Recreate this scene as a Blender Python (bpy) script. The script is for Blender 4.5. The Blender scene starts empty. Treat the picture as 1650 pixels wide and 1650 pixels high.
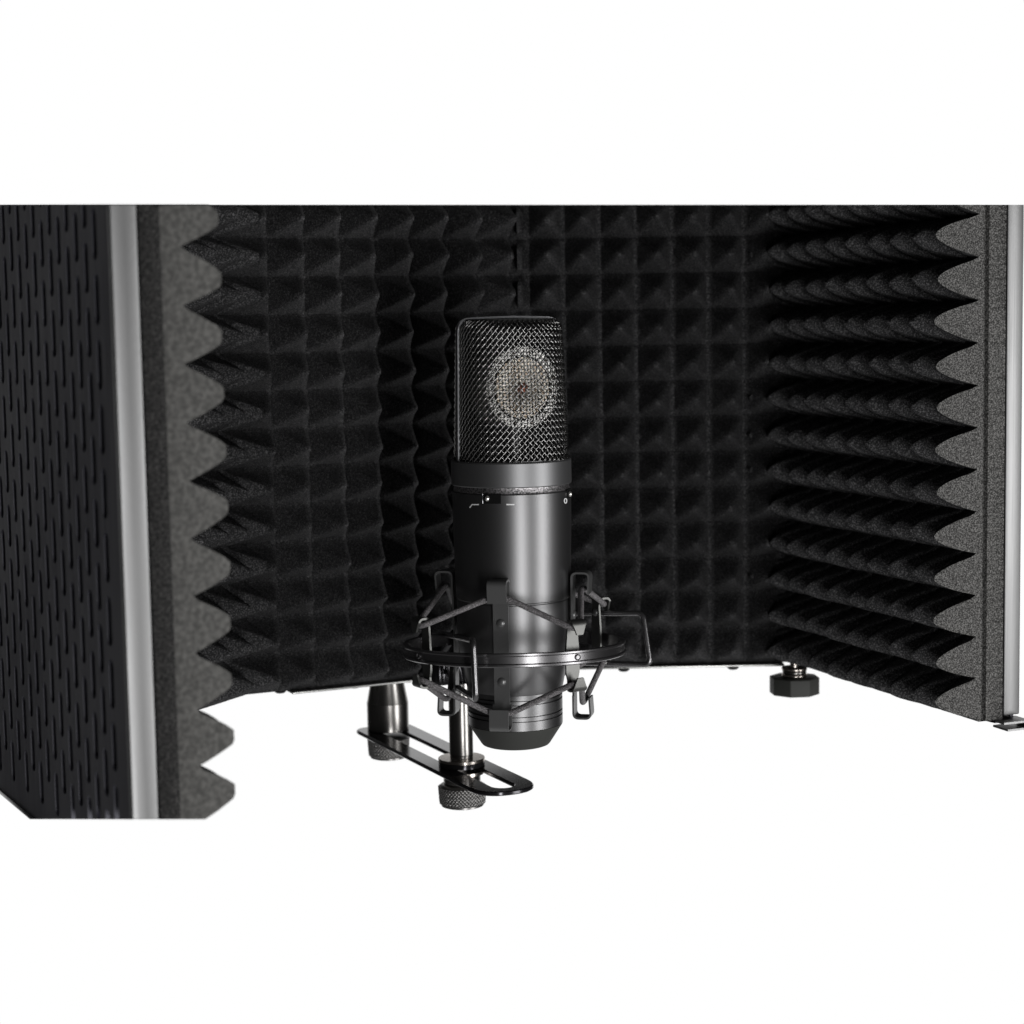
import bpy, bmesh, math, random
from mathutils import Vector, Matrix
random.seed(4)
PI = math.pi
scene = bpy.context.scene
COL = scene.collection

# ------------------------------------------------------------------ camera
F_PX, CX, CY = 3000.0, 825.0, 825.0          # focal length in pixels of the 1650 px photograph
PITCH = math.atan((825 - 532) / F_PX)
ROLL = 0.0175
FW = Vector((0, math.cos(PITCH), -math.sin(PITCH)))
U0 = Vector((0, math.sin(PITCH), math.cos(PITCH)))
R0 = Vector((1, 0, 0))
UP = U0 * math.cos(ROLL) + R0 * math.sin(ROLL)
RT = R0 * math.cos(ROLL) - U0 * math.sin(ROLL)

def P(px, py, Y):
    """real point at distance Y in front of the camera seen at that place of the photograph"""
    d = FW + RT * ((px - CX) / F_PX) - UP * ((py - CY) / F_PX)
    return d * (Y / d.y)

cam_d = bpy.data.cameras.new('camera')
cam = bpy.data.objects.new('camera', cam_d)
COL.objects.link(cam)
m = Matrix((RT, UP, -FW)).transposed().to_4x4()
cam.matrix_world = m
cam_d.sensor_width = 36
cam_d.lens = 36 * F_PX / 1650
cam_d.clip_start = 0.01
cam_d.clip_end = 100
cam_d.dof.use_dof = True
cam_d.dof.focus_distance = 0.80
cam_d.dof.aperture_fstop = 14
scene.camera = cam

# ------------------------------------------------------------------ materials
def brushed(mt, amp=0.35, fine=900.0):
    """fine upright brushing marks and faint blotches on bare metal"""
    nt = mt.node_tree; b = nt.nodes['Principled BSDF']
    tc = nt.nodes.new('ShaderNodeTexCoord'); mp = nt.nodes.new('ShaderNodeMapping')
    mp.inputs['Scale'].default_value = (fine * 2, fine * 2, 25)
    n = nt.nodes.new('ShaderNodeTexNoise'); n.inputs['Scale'].default_value = 1.0; n.inputs['Detail'].default_value = 4
    nt.links.new(tc.outputs['Object'], mp.inputs['Vector']); nt.links.new(mp.outputs['Vector'], n.inputs['Vector'])
    n2 = nt.nodes.new('ShaderNodeTexNoise'); n2.inputs['Scale'].default_value = 9; nt.links.new(tc.outputs['Object'], n2.inputs['Vector'])
    ad = nt.nodes.new('ShaderNodeMath'); ad.operation = 'MULTIPLY'
    nt.links.new(n.outputs['Fac'], ad.inputs[0]); nt.links.new(n2.outputs['Fac'], ad.inputs[1])
    mr_ = nt.nodes.new('ShaderNodeMapRange')
    base = b.inputs['Roughness'].default_value
    mr_.inputs['From Min'].default_value = 0.12; mr_.inputs['From Max'].default_value = 0.42
    mr_.inputs['To Min'].default_value = base * (1 - amp); mr_.inputs['To Max'].default_value = base * (1 + amp)
    nt.links.new(ad.outputs[0], mr_.inputs['Value']); nt.links.new(mr_.outputs['Result'], b.inputs['Roughness'])
    return mt

def mat(name, color, metal=0.0, rough=0.5, spec=0.5, bump=None, speck=None, coat=0.0, sheen=0.0, aniso=0.0):
    mt = bpy.data.materials.new(name)
    mt.use_nodes = True
    nt = mt.node_tree
    b = nt.nodes['Principled BSDF']
    b.inputs['Base Color'].default_value = (*color, 1)
    b.inputs['Metallic'].default_value = metal
    b.inputs['Roughness'].default_value = rough
    b.inputs['Specular IOR Level'].default_value = spec
    b.inputs['Coat Weight'].default_value = coat
    b.inputs['Sheen Weight'].default_value = sheen
    tc = nt.nodes.new('ShaderNodeTexCoord')
    if bump:
        last = None
        for sc, st, dist in bump:
            n = nt.nodes.new('ShaderNodeTexNoise')
            n.inputs['Scale'].default_value = sc
            n.inputs['Detail'].default_value = 3
            nt.links.new(tc.outputs['Object'], n.inputs['Vector'])
            bp = nt.nodes.new('ShaderNodeBump')
            bp.inputs['Strength'].default_value = st
            bp.inputs['Distance'].default_value = dist
            nt.links.new(n.outputs['Fac'], bp.inputs['Height'])
            if last: nt.links.new(last.outputs['Normal'], bp.inputs['Normal'])
            last = bp
        nt.links.new(last.outputs['Normal'], b.inputs['Normal'])
    if speck:
        c2, sc, lo, hi = speck
        n = nt.nodes.new('ShaderNodeTexNoise')
        n.inputs['Scale'].default_value = sc
        n.inputs['Detail'].default_value = 2
        nt.links.new(tc.outputs['Object'], n.inputs['Vector'])
        r = nt.nodes.new('ShaderNodeMapRange')
        r.inputs['From Min'].default_value = lo
        r.inputs['From Max'].default_value = hi
        nt.links.new(n.outputs['Fac'], r.inputs['Value'])
        mx = nt.nodes.new('ShaderNodeMix')
        mx.data_type = 'RGBA'
        mx.inputs['A'].default_value = (*color, 1)
        mx.inputs['B'].default_value = (*c2, 1)
        nt.links.new(r.outputs['Result'], mx.inputs['Factor'])
        nt.links.new(mx.outputs['Result'], b.inputs['Base Color'])
    return mt

FOAM_N = [(900, 0.9, 0.0012), (2600, 0.6, 0.0006)]
M_foam = mat('black_foam', (0.030, 0.030, 0.031), 0, 0.95, 0.15, FOAM_N, ((0.15, 0.147, 0.15), 1500, 0.48, 0.70))
M_foam_cut = mat('cut_foam_edge', (0.040, 0.0395, 0.038), 0, 0.95, 0.15, FOAM_N, ((0.225, 0.22, 0.213), 1700, 0.42, 0.68))
M_foam_soft = mat('cut_foam_edge_smooth', (0.070, 0.069, 0.066), 0, 0.95, 0.15, [(700, 0.35, 0.0008)], ((0.135, 0.132, 0.126), 600, 0.35, 0.7))
M_felt = mat('dark_felt_backing', (0.022, 0.022, 0.022), 0, 0.95, 0.15, FOAM_N, ((0.085, 0.082, 0.08), 1500, 0.42, 0.70))
M_body = mat('satin_grey_metal', (0.150, 0.149, 0.151), 0.95, 0.38, 0.5, [(2500, 0.10, 0.0002)])
M_collar = mat('matt_grey_metal', (0.19, 0.19, 0.193), 0.88, 0.44, 0.5, [(2500, 0.12, 0.0002)])
M_wire = mat('black_mesh_wire', (0.34, 0.335, 0.33), 1.0, 0.27, 0.5)
M_inner = mat('dark_fine_mesh', (0.006, 0.006, 0.006), 0.0, 0.6, 0.2)
M_seam = mat('mottled_seam_metal', (0.45, 0.43, 0.44), 1.0, 0.42, 0.5, [(1600, 0.5, 0.0004)], ((0.12, 0.12, 0.12), 1300, 0.45, 0.6))
M_rim = mat('grey_rim_metal', (0.26, 0.26, 0.27), 0.9, 0.33)
M_strap = mat('dark_strap_metal', (0.17, 0.17, 0.17), 0.7, 0.36, 0.5, [(1200, 0.08, 0.0002)])
M_gloss = mat('glossy_black_metal', (0.030, 0.029, 0.032), 0.65, 0.16, 0.5, [(300, 0.03, 0.0003)])
M_chrome = mat('black_chrome', (0.26, 0.25, 0.24), 1.0, 0.27, 0.5, [(1500, 0.03, 0.0002)])
M_steel = mat('nickel_steel', (0.55, 0.50, 0.46), 1.0, 0.24, 0.5, [(1500, 0.1, 0.0002)])
M_alu = mat('brushed_aluminium', (0.17, 0.17, 0.17), 1.0, 0.42, 0.5, [(700, 0.06, 0.0003)])
M_plate = mat('dark_painted_plate', (0.060, 0.059, 0.076), 0.1, 0.5, 0.5, [(1800, 0.12, 0.0002)])
M_back = mat('black_lining', (0.006, 0.006, 0.006), 0, 0.95, 0.1)
M_rubber = mat('dark_rubber', (0.036, 0.037, 0.034), 0.0, 0.62, 0.35, [(2000, 0.15, 0.0002)])
M_cord = mat('black_elastic_cord', (0.09, 0.086, 0.088), 0.0, 0.5, 0.5, [(2600, 0.8, 0.0006)], ((0.34, 0.32, 0.33), 2400, 0.45, 0.65))
M_white = mat('white_paint', (0.8, 0.8, 0.8), 0, 0.5)
M_gold = mat('capsule_gold', (1.0, 0.93, 0.82), 0.85, 0.42, 0.5, None, ((0.72, 0.58, 0.44), 420, 0.45, 0.62))
M_capring = mat('capsule_ring', (0.97, 0.95, 0.91), 0.85, 0.42, 0.5)
M_copper = mat('red_copper', (0.45, 0.16, 0.10), 0.6, 0.35)
M_knurl = mat('knurled_black_metal', (0.21, 0.205, 0.20), 0.9, 0.34)

brushed(M_alu, 0.12); brushed(M_plate, 0.15, 200)

# ------------------------------------------------------------------ helpers
def thing(name, label, cat, loc, group=None):
    o = bpy.data.objects.new(name, None)
    COL.objects.link(o)
    o.location = loc
    o.empty_display_size = 0.02
    o['label'] = label
    o['category'] = cat
    if group: o['group'] = group
    return o

ORIG = {}
def wloc(o):
    v = Vector(o.location)
    while o.parent:
        o = o.parent
        v += Vector(o.location)
    return v

def obj(name, bm, mt, parent=None, smooth=True, label=None, auto=35):
    """links a bmesh given in world coordinates as one object under its parent"""
    bmesh.ops.recalc_face_normals(bm, faces=bm.faces)
    org = Vector((0, 0, 0))
    if parent is not None:
        org = wloc(parent)
    me = bpy.data.meshes.new(name)
    # the object's own origin: centre of its vertices
    c = Vector((0, 0, 0))
    for v in bm.verts: c += v.co
    c /= max(1, len(bm.verts))
    bmesh.ops.translate(bm, verts=bm.verts, vec=-c)
    if smooth:
        for f in bm.faces: f.smooth = True
        lim = math.radians(auto)
        for e in bm.edges:
            if len(e.link_faces) == 2 and e.calc_face_angle(0) > lim:
                e.smooth = False
    bm.to_mesh(me)
    bm.free()
    mts = mt if isinstance(mt, (list, tuple)) else [mt]
    for q in mts: me.materials.append(q)
    o = bpy.data.objects.new(name, me)
    COL.objects.link(o)
    if parent is not None: o.parent = parent
    o.location = c - org
    if label: o['label'] = label
    return o

def lathe(bm, profile, c, seg=96, mat_index=0):
    """profile = [(r, z)], closed by caps where r > 0 at the ends; axis through (c.x, c.y)"""
    rings = []
    for r, z in profile:
        ring = []
        for i in range(seg):
            a = 2 * PI * i / seg
            ring.append(bm.verts.new((c[0] + r * math.cos(a), c[1] + r * math.sin(a), z)))
        rings.append(ring)
    for k in range(len(rings) - 1):
        for i in range(seg):
            j = (i + 1) % seg
            bm.faces.new((rings[k][i], rings[k][j], rings[k + 1][j], rings[k + 1][i]))
    bm.faces.new(rings[0][::-1])
    bm.faces.new(rings[-1])
    return rings

def ringlathe(bm, profile, c, seg=128):
    """closed profile loop swept round the axis"""
    rings = []
    for r, z in profile:
        rings.append([bm.verts.new((c[0] + r * math.cos(2 * PI * i / seg), c[1] + r * math.sin(2 * PI * i / seg), z)) for i in range(seg)])
    n = len(rings)
    for k in range(n):
        for i in range(seg):
            j = (i + 1) % seg
            bm.faces.new((rings[k][i], rings[k][j], rings[(k + 1) % n][j], rings[(k + 1) % n][i]))

def rounded(pts, r, n=6, closed=False):
    """rounds the corners of a polyline"""
    pts = [Vector(p) for p in pts]
    out = []
    N = len(pts)
    for i, p in enumerate(pts):
        if not closed and (i == 0 or i == N - 1):
            out.append(p); continue
        a, b = pts[i - 1], pts[(i + 1) % N]
        da, db = (a - p), (b - p)
        ra = min(r, da.length * 0.45); rb = min(r, db.length * 0.45)
        s, e = p + da.normalized() * ra, p + db.normalized() * rb
        for k in range(n + 1):
            t = k / n
            out.append(s * (1 - t) ** 2 + p * 2 * t * (1 - t) + e * t * t)
    return out

def tube(bm, pts, r, seg=8, closed=False, caps=True, radii=None):
    pts = [Vector(p) for p in pts]
    N = len(pts)
    rings = []
    nrm = None
    for i, p in enumerate(pts):
        if closed:
            t = (pts[(i + 1) % N] - pts[i - 1]).normalized()
        else:
            t = (pts[min(i + 1, N - 1)] - pts[max(i - 1, 0)]).normalized()
        if nrm is None:
            h = Vector((0, 0, 1)) if abs(t.z) < 0.9 else Vector((1, 0, 0))
            nrm = t.cross(h).normalized()
        nrm = (nrm - t * nrm.dot(t)).normalized()
        bn = t.cross(nrm)
        rr = radii[i] if radii else r
        rings.append([bm.verts.new(p + (nrm * math.cos(2 * PI * k / seg) + bn * math.sin(2 * PI * k / seg)) * rr) for k in range(seg)])
    M = N if closed else N - 1
    for i in range(M):
        a, b = rings[i], rings[(i + 1) % N]
        for k in range(seg):
            l = (k + 1) % seg
            bm.faces.new((a[k], a[l], b[l], b[k]))
    if caps and not closed:
        bm.faces.new(rings[0][::-1]); bm.faces.new(rings[-1])

def strip(bm, pts, waxis, w, th):
    """flat bar bent along a path lying in a plane, width along waxis; w may be a list"""
    pts = [Vector(p) for p in pts]
    wa = Vector(waxis).normalized()
    N = len(pts)
    rings = []
    for i, p in enumerate(pts):
        t = (pts[min(i + 1, N - 1)] - pts[max(i - 1, 0)]).normalized()
        n = t.cross(wa).normalized()
        ww = (w[i] if isinstance(w, (list, tuple)) else w) / 2
        rings.append([bm.verts.new(p + wa * (ww * a) + n * (th / 2 * b)) for a, b in ((-1, -1), (1, -1), (1, 1), (-1, 1))])
    for i in range(N - 1):
        a, b = rings[i], rings[i + 1]
        for k in range(4):
            l = (k + 1) % 4
            bm.faces.new((a[k], a[l], b[l], b[k]))
    bm.faces.new(rings[0][::-1]); bm.faces.new(rings[-1])

def prism(bm, poly, z0, z1, bev=0.0):
    """vertical extrusion of a 2D polygon"""
    lo = [bm.verts.new((x, y, z0)) for x, y in poly]
    hi = [bm.verts.new((x, y, z1)) for x, y in poly]
    n = len(poly)
    fs = [bm.faces.new(lo[::-1]), bm.faces.new(hi)]
    for i in range(n):
        j = (i + 1) % n
        fs.append(bm.faces.new((lo[i], lo[j], hi[j], hi[i])))
    if bev:
        es = set()
        for f in fs:
            for e in f.edges: es.add(e)
        bmesh.ops.recalc_face_normals(bm, faces=fs)
        bmesh.ops.bevel(bm, geom=list(es), offset=bev, segments=2, affect='EDGES', profile=0.6)

N_TOP = UP - FW * ((CY - 330) / F_PX)        # the plane in which the shield's top edges lie
N_BOT = UP - FW * ((CY - 1320) / F_PX)       # the plane in which the left panel's lower edge lies

def cut(bm, no, keep_below=True):
    res = bmesh.ops.bisect_plane(bm, geom=list(bm.verts) + list(bm.edges) + list(bm.faces), dist=1e-7,
                                 plane_co=(0, 0, 0), plane_no=no, clear_outer=keep_below, clear_inner=not keep_below)
    es = [g for g in res['geom_cut'] if isinstance(g, bmesh.types.BMEdge) and len(g.link_faces) == 1]
    if es:
        try:
            bmesh.ops.triangle_fill(bm, edges=es, use_beauty=True)
        except Exception:
            pass

# ------------------------------------------------------------------ the shield
S = 0.0185             # pitch of the foam pyramids
HF = 0.0242            # their height
Z_BOT = -0.1768        # the shield's lower edge
Z_TOPMAX = 0.085
SLAB, FR0, FR1 = 0.0125, 0.0132, 0.0210

E1 = Vector((-0.1033, 0.590)); C12 = Vector((-0.201, 0.7658)); C23 = Vector((-0.1326, 0.9065))
C34 = Vector((0.0049, 0.970)); C45 = Vector((0.1455, 0.970)); E5 = Vector((0.2057, 0.814))

shield = thing('vocal_booth_shield', 'folding five-panel black foam acoustic shield standing around the microphone with aluminium edges',
               'acoustic shield', (0.0049, 0.97, Z_BOT))

def prof(x, swell=0.07):
    """height of one foam tooth, x in pitches, 1 at the tip, 0 in the valley"""
    a = abs((x % 1.0) - 0.5) * 2            # 0 at tip, 1 at valley
    base = 1 - a
    k = 0.16
    # rounded tip
    if a < k: 
        val = 1 - k * 0.5 - (a * a) / (2 * k) 
    else:
        val = 1 - a
        val = val
    s = 1 - k * 0.5
    v = val / s
    # slightly swollen flanks
    return max(0.0, v + swell * math.sin(PI * min(1, max(0, v))) )

def foam_panel(A, B, inn, ph_u, start_cut=False, end_cut=False, bottom_cut=False, hs=1.0, qmax=1.0, groove=True, swell=0.07, swell_v=None):
    """A to B in plan; inn = unit normal into the booth; ph_u = offset of the tooth pattern along the panel"""
    d = (B - A); L = d.length; d = d / L
    sub = 12
    nu = max(8, int(round(L / S * sub)))
    z0, z1 = Z_BOT, Z_TOPMAX
    nv = int(round((z1 - z0) / S * sub))
    bm = bmesh.new()
    rnd = random.Random(int(A.x * 10000) + 77)
    grid = []
    tipn = {}
    for i in range(nu + 1):
        row = []
        u = L * i / nu
        fu = prof((u + ph_u) / S, swell)
        for j in range(nv + 1):
            z = z0 + (z1 - z0) * j / nv
            fv = prof(z / S + 0.5, swell if swell_v is None else swell_v) if z > -9.5 * S else 0.0
            ku, kv = int(math.floor((u + ph_u) / S)), int(math.floor(z / S + 0.5))
            if (ku, kv) not in tipn: tipn[(ku, kv)] = (1 + rnd.uniform(-0.06, 0.04), rnd.uniform(-1, 1), rnd.uniform(-1, 1))
            t = tipn[(ku, kv)]
            q = min(fu, fv)
            # soft minimum keeps the pyramid's ridges a little round
            e = 0.03
            q = -e * math.log((math.exp(-fu / e) + math.exp(-fv / e))) + 0 if min(fu, fv) > 0.02 else q
            q = max(0.0, min(qmax, q))
            h = HF * hs * q * t[0] + rnd.uniform(-1, 1) * 0.00012
            uu = u + t[1] * 0.0008 * q
            zz = z + t[2] * 0.0007 * q
            if i in (0, nu): uu = u
            if j == 0: zz = z
            p = A + d * uu + inn * h
            row.append(bm.verts.new((p.x, p.y, zz)))
        grid.append(row)
    for i in range(nu):
        for j in range(nv):
            bm.faces.new((grid[i][j], grid[i + 1][j], grid[i + 1][j + 1], grid[i][j + 1]))
    back = {}
    def bk(i, j):
        if (i, j) not in back:
            p = A + d * (L * i / nu) - inn * SLAB
            back[(i, j)] = bm.verts.new((p.x, p.y, z0 + (z1 - z0) * j / nv))
        return back[(i, j)]
    mids = {}
    def midv(dep, ins, j, i):
        key = (dep, j, i)
        if key not in mids:
            p = A + d * (L * i / nu + (ins if i == 0 else -ins)) - inn * dep
            mids[key] = bm.verts.new((p.x, p.y, z0 + (z1 - z0) * j / nv))
        return mids[key]
    endf = []
    for i, flag in ((0, start_cut), (nu, end_cut)):
        for j in range(nv):
            if not flag:
                bm.faces.new((grid[i][j], grid[i][j + 1], bk(i, j + 1), bk(i, j)))
                continue
            # cut end: tooth layer, a shallow seam groove, then the backing layer
            if groove: levels = [(0.0010, 0, 1), (0.0014, 0.0019, 1), (0.0032, 0.0019, 1), (0.0038, 0, 1)]
            else: levels = [(0.0050, 0, 3), (0.0056, 0.0006, 3)]
            va, vb = grid[i][j], grid[i][j + 1]
            for dep, ins, mi in levels:
                na, nb = midv(dep, ins, j, i), midv(dep, ins, j + 1, i)
                f = bm.faces.new((va, vb, nb, na)); f.material_index = mi
                va, vb = na, nb
            f = bm.faces.new((va, vb, bk(i, j + 1), bk(i, j))); f.material_index = 1 if groove else 2
    for j in (0, nv):
        for i in range(nu):
            bm.faces.new((grid[i][j], grid[i + 1][j], bk(i + 1, j), bk(i, j)))
    bm.faces.new((bk(0, 0), bk(nu, 0), bk(nu, nv), bk(0, nv))) if False else None
    # back wall
    edge = [bk(i, 0) for i in range(nu + 1)] + [bk(nu, j) for j in range(1, nv + 1)] + \
           [bk(i, nv) for i in range(nu - 1, -1, -1)] + [bk(0, j) for j in range(nv - 1, 0, -1)]
    bm.faces.new(edge)
    bmesh.ops.triangulate(bm, faces=[f for f in bm.faces if len(f.verts) > 4])
    cut(bm, N_TOP, True)
    if bottom_cut: cut(bm, N_BOT, False)
    return bm

def slot_plate(A, B, out, off0, off1, bottom_cut=False, margin=0.008, hem=0.0):
    """perforated metal sheet on the outside of a panel: staggered upright slots cut right through"""
    d = (B - A); L = d.length; d = d / L
    pu, pv, sw, sh = 0.0104, 0.0207, 0.0052, 0.0164
    ncol = int((L - 2 * margin) / pu)
    m0 = (L - ncol * pu) / 2
    bm = bmesh.new()
    def pt(u, z, o):
        p = A + d * u + out * o
        return bm.verts.new((p.x, p.y, z))
    z_lo, z_hi = Z_BOT - hem, Z_TOPMAX
    def quad(u0, u1, za, zb, o):
        a = [pt(u0, za, o), pt(u1, za, o), pt(u1, zb, o), pt(u0, zb, o)]
        bm.faces.new(a)
    # outer face (off1) with holes, slot walls down to off0
    for c in range(ncol):
        uc = m0 + (c + 0.5) * pu
        zb = z_lo + 0.006 + (0 if c % 2 else -pv / 2)
        z = zb
        first = True
        # lower filler
        start = z_lo
        while z < z_hi:
            ca, cb = z, z + pv
            if ca >= z_lo + 0.001:
                if first:
                    if ca > z_lo: quad(uc - pu / 2, uc + pu / 2, z_lo, ca, off1)
                    first = False
                inner, outer = [], []
                cz = (ca + cb) / 2
                n = 8
                r = sw / 2
                arc = []
                for k in range(n + 1):
                    a = -PI / 2 * 0 + PI * k / n
                    arc.append((uc + r * math.cos(a), cz + sh / 2 - r + r * math.sin(a)))
                for k in range(n + 1):
                    a = PI + PI * k / n
                    arc.append((uc + r * math.cos(a), cz - sh / 2 + r + r * math.sin(a)))
                hp = pu / 2
                outp = []
                for (x, y) in arc:
                    # radial projection onto the cell's rectangle
                    dx = x - uc
                    top = y > cz
                    k = dx / r
                    yy = (y - (cz + (sh / 2 - r) * (1 if top else -1)))
                    ang = math.atan2(yy, dx)
                    if abs(math.sin(ang)) > 0.707:
                        ox = uc + hp * (math.cos(ang) / abs(math.sin(ang)))
                        oy = cb if top else ca
                    else:
                        ox = uc + hp * (1 if dx > 0 else -1)
                        fr = abs(math.tan(ang))
                        oy0 = cz + (sh / 2 - r) * (1 if top else -1)
                        oy = oy0 + ((cb if top else ca) - oy0) * fr
                    outp.append((ox, oy))
                vi = [pt(x, y, off1) for x, y in arc]
                vo = [pt(x, y, off1) for x, y in outp]
                vb = [pt(x, y, off0) for x, y in arc]
                N = len(arc)
                for k in range(N):
                    l = (k + 1) % N
                    bm.faces.new((vi[k], vi[l], vo[l], vo[k]))
                    bm.faces.new((vi[k], vi[l], vb[l], vb[k]))
            z += pv
    # plain borders
    quad(0, m0, z_lo, z_hi + 0.02, off1)
    quad(m0 + ncol * pu, L, z_lo, z_hi + 0.02, off1)
    # sides back to off0
    for ua, ub, za, zb in ((0, 0, z_lo, z_hi), (L, L, z_lo, z_hi)):
        a = [pt(ua, za, off0), pt(ua, za, off1), pt(ua, zb, off1), pt(ua, zb, off0)]
        bm.faces.new(a)
    a = [pt(0, z_lo, off0), pt(L, z_lo, off0), pt(L, z_lo, off1), pt(0, z_lo, off1)]
    bm.faces.new(a)
    bmesh.ops.remove_doubles(bm, verts=bm.verts, dist=1e-6)
    for f in list(bm.faces):
        if f.calc_area() < 1e-12: bm.faces.remove(f)
    bmesh.ops.bisect_plane(bm, geom=list(bm.verts) + list(bm.edges) + list(bm.faces), dist=1e-7, plane_co=(0, 0, 0), plane_no=N_TOP, clear_outer=True)
    if bottom_cut:
        bmesh.ops.bisect_plane(bm, geom=list(bm.verts) + list(bm.edges) + list(bm.faces), dist=1e-7, plane_co=(0, 0, 0), plane_no=N_BOT, clear_inner=True)
    return bm

def perp(v): return Vector((-v.y, v.x))
centre = Vector((0.0, 0.80))

def panel(A, B, ph_u, sc=False, ec=False, bc=False, label=None, trim0=0.0, trim1=0.0, **kw):
    d = (B - A).normalized()
    n = perp(d)
    if (centre - (A + B) / 2).dot(n) < 0: n = -n
    bm = foam_panel(A, B, n, ph_u, sc, ec, bc, **kw)
    fo = obj('foam_panel', bm, [M_foam, M_foam_cut, M_felt, M_foam_soft], shield, auto=70, label=label)
    # black lining sheet right behind the foam
    bm = bmesh.new()
    p = [A - n * SLAB, B - n * SLAB, B - n * FR0, A - n * FR0]
    prism(bm, [(q.x, q.y) for q in p], Z_BOT, Z_TOPMAX)
    cut(bm, N_TOP, True)
    if bc: cut(bm, N_BOT, False)
    obj('lining_sheet', bm, M_back, fo, smooth=False)
    bm = slot_plate(A + d * trim0, B - d * trim1, -n, FR1 - 0.0016, FR1, bc, hem=0.0035 if bc else 0.0)
    obj('perforated_plate', bm, M_plate, shield, smooth=False)
    return n, d

n1, d1 = panel(E1, C12, 0.5 * S, sc=True, bc=True, hs=0.66, qmax=0.86, groove=False, label='out-of-focus near left foam panel with cut saw-tooth edge', trim0=0.0035)
n2, d2 = panel(C23, C12, 0.0, swell=0.02, hs=1.04)
n3, d3 = panel(C23, C34, 0.07 * S, swell=-0.03, hs=1.20)
n4, d4 = panel(C45, C34, -0.30 * S, swell=-0.03, hs=1.10)
n5, d5 = panel(E5, C45, 0.5 * S, sc=True, label='right foam panel with grainy cut saw-tooth edge', trim0=0.0035, swell=-0.06, swell_v=0.15)

# dark folded hem along the lower edge of the left panel's sheet
bm = bmesh.new()
a_, b_ = E1 - n1 * (FR1 - 0.0016), C12 - n1 * (FR1 - 0.0016)
p = [a_, b_, b_ - n1 * 0.0022, a_ - n1 * 0.0022]
prism(bm, [(q.x, q.y) for q in p], Z_BOT - 0.0050, Z_BOT - 0.0034, bev=0.0003)
cut(bm, N_BOT, False)
obj('bottom_flange', bm, M_gloss, shield, auto=30)

def edge_frame(E, n, d, bc, length=0.0035):
    """aluminium channel closing the near edge of an outer panel"""
    bm = bmesh.new()
    a = E - n * FR0 - d * 0.0002; b = E - n * (FR1 + 0.0006) - d * 0.0002
    p = [a, b, b + d * length, a + d * length]
    zt = Z_TOPMAX
    prism(bm, [(q.x, q.y) for q in p], Z_BOT + (0.0015 if not bc else -0.02), zt, bev=0.0007)
    cut(bm, N_TOP, True)
    if bc: cut(bm, N_BOT, False)
    obj('edge_frame', bm, M_alu, shield, auto=50)
edge_frame(E1, n1, d1, True)
edge_frame(E5, n5, d5, False)

# inner webs of the channels so that the perforated sheet is not hollow at the hinge corners
def corner_post(C, na, nb):
    bm = bmesh.new()
    m_ = (na + nb).normalized()
    c = C - m_ * 0.0195
    lathe(bm, [(0.0028, Z_BOT), (0.0028, Z_TOPMAX)], c, 20)
    cut(bm, N_TOP, True)
    obj('hinge_pin', bm, M_gloss, shield)
for C, na, nb in ((C12, n1, n2), (C23, n2, n3), (C34, n3, n4), (C45, n4, n5)): corner_post(C, na, nb)

def lip(A, B, n, t0=0.0, t1=0.0):
    """metal flange under a panel"""
    d = (B - A).normalized()
    a, b = A + d * t0, B - d * t1
    bm = bmesh.new()
    p = [a + n * 0.006, b + n * 0.006, b - n * FR1, a - n * FR1]
    prism(bm, [(q.x, q.y) for q in p], Z_BOT - 0.0011, Z_BOT - 0.0001, bev=0.0003)
    return obj('bottom_flange', bm, M_alu_dark, shield, auto=50)
M_alu_dark = mat('dark_anodised_flange', (0.34, 0.34, 0.33), 1.0, 0.30, 0.5, [(900, 0.2, 0.0003)])
lip(C23, C34, n3, 0.022, 0.002)
lip(C45, C34, n4, 0.004, 0.004)

def rivet_under(px, py, Y):
    p = P(px, py, Y)
    bm = bmesh.new()
    z = Z_BOT - 0.0011
    lathe(bm, [(0.0031, z), (0.0030, z - 0.0006), (0.0022, z - 0.0013), (0.0009, z - 0.0016)], (p.x, p.y), 20)
    obj('rivet', bm, M_gloss, shield)
for px, py, Y in ((452, 1124, 0.922), (496, 1121, 0.923), (571, 1113, 0.932), (657, 1102, 0.945), (1181, 1080, 0.965), (1005, 1074, 0.965)):
    rivet_under(px, py, Y)

# end of the near right panel: folded foot tab below the channel
bm = bmesh.new()
q0 = E5 - n5 * 0.004; 
ex = d5 * -1
zt = Z_BOT + 0.0012
base = E5 - n5 * 0.0165 + ex * 0.001
w0 = -n5
pts = []
a0 = base + d5 * 0.012 
def tp(along, z): 
    q = E5 - n5 * along - d5 * 0.0015
    return Vector((q.x, q.y, z))
loop = rounded([tp(0.0085, Z_BOT - 0.0004), tp(0.0235, Z_BOT - 0.0004), tp(0.0235, Z_BOT - 0.0036), tp(0.0105, Z_BOT - 0.0036)], 0.0016, 6)
strip(bm, loop, Vector((d5.x, d5.y, 0)), 0.011, 0.0009)
obj('foot_tab', bm, M_alu, shield, auto=40)
# dark webbing of the tab below the foam
bm = bmesh.new()
aa = [E5 - n5 * 0.004 + d5 * 0.03, E5 - n5 * 0.0085 - d5 * 0.0005, E5 - n5 * 0.020 - d5 * 0.0005, E5 - n5 * 0.020 + d5 * 0.03]
prism(bm, [(q.x, q.y) for q in aa], Z_BOT - 0.0014, Z_BOT - 0.0002)
obj('bottom_flange', bm, M_gloss, shield, smooth=False)

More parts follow.
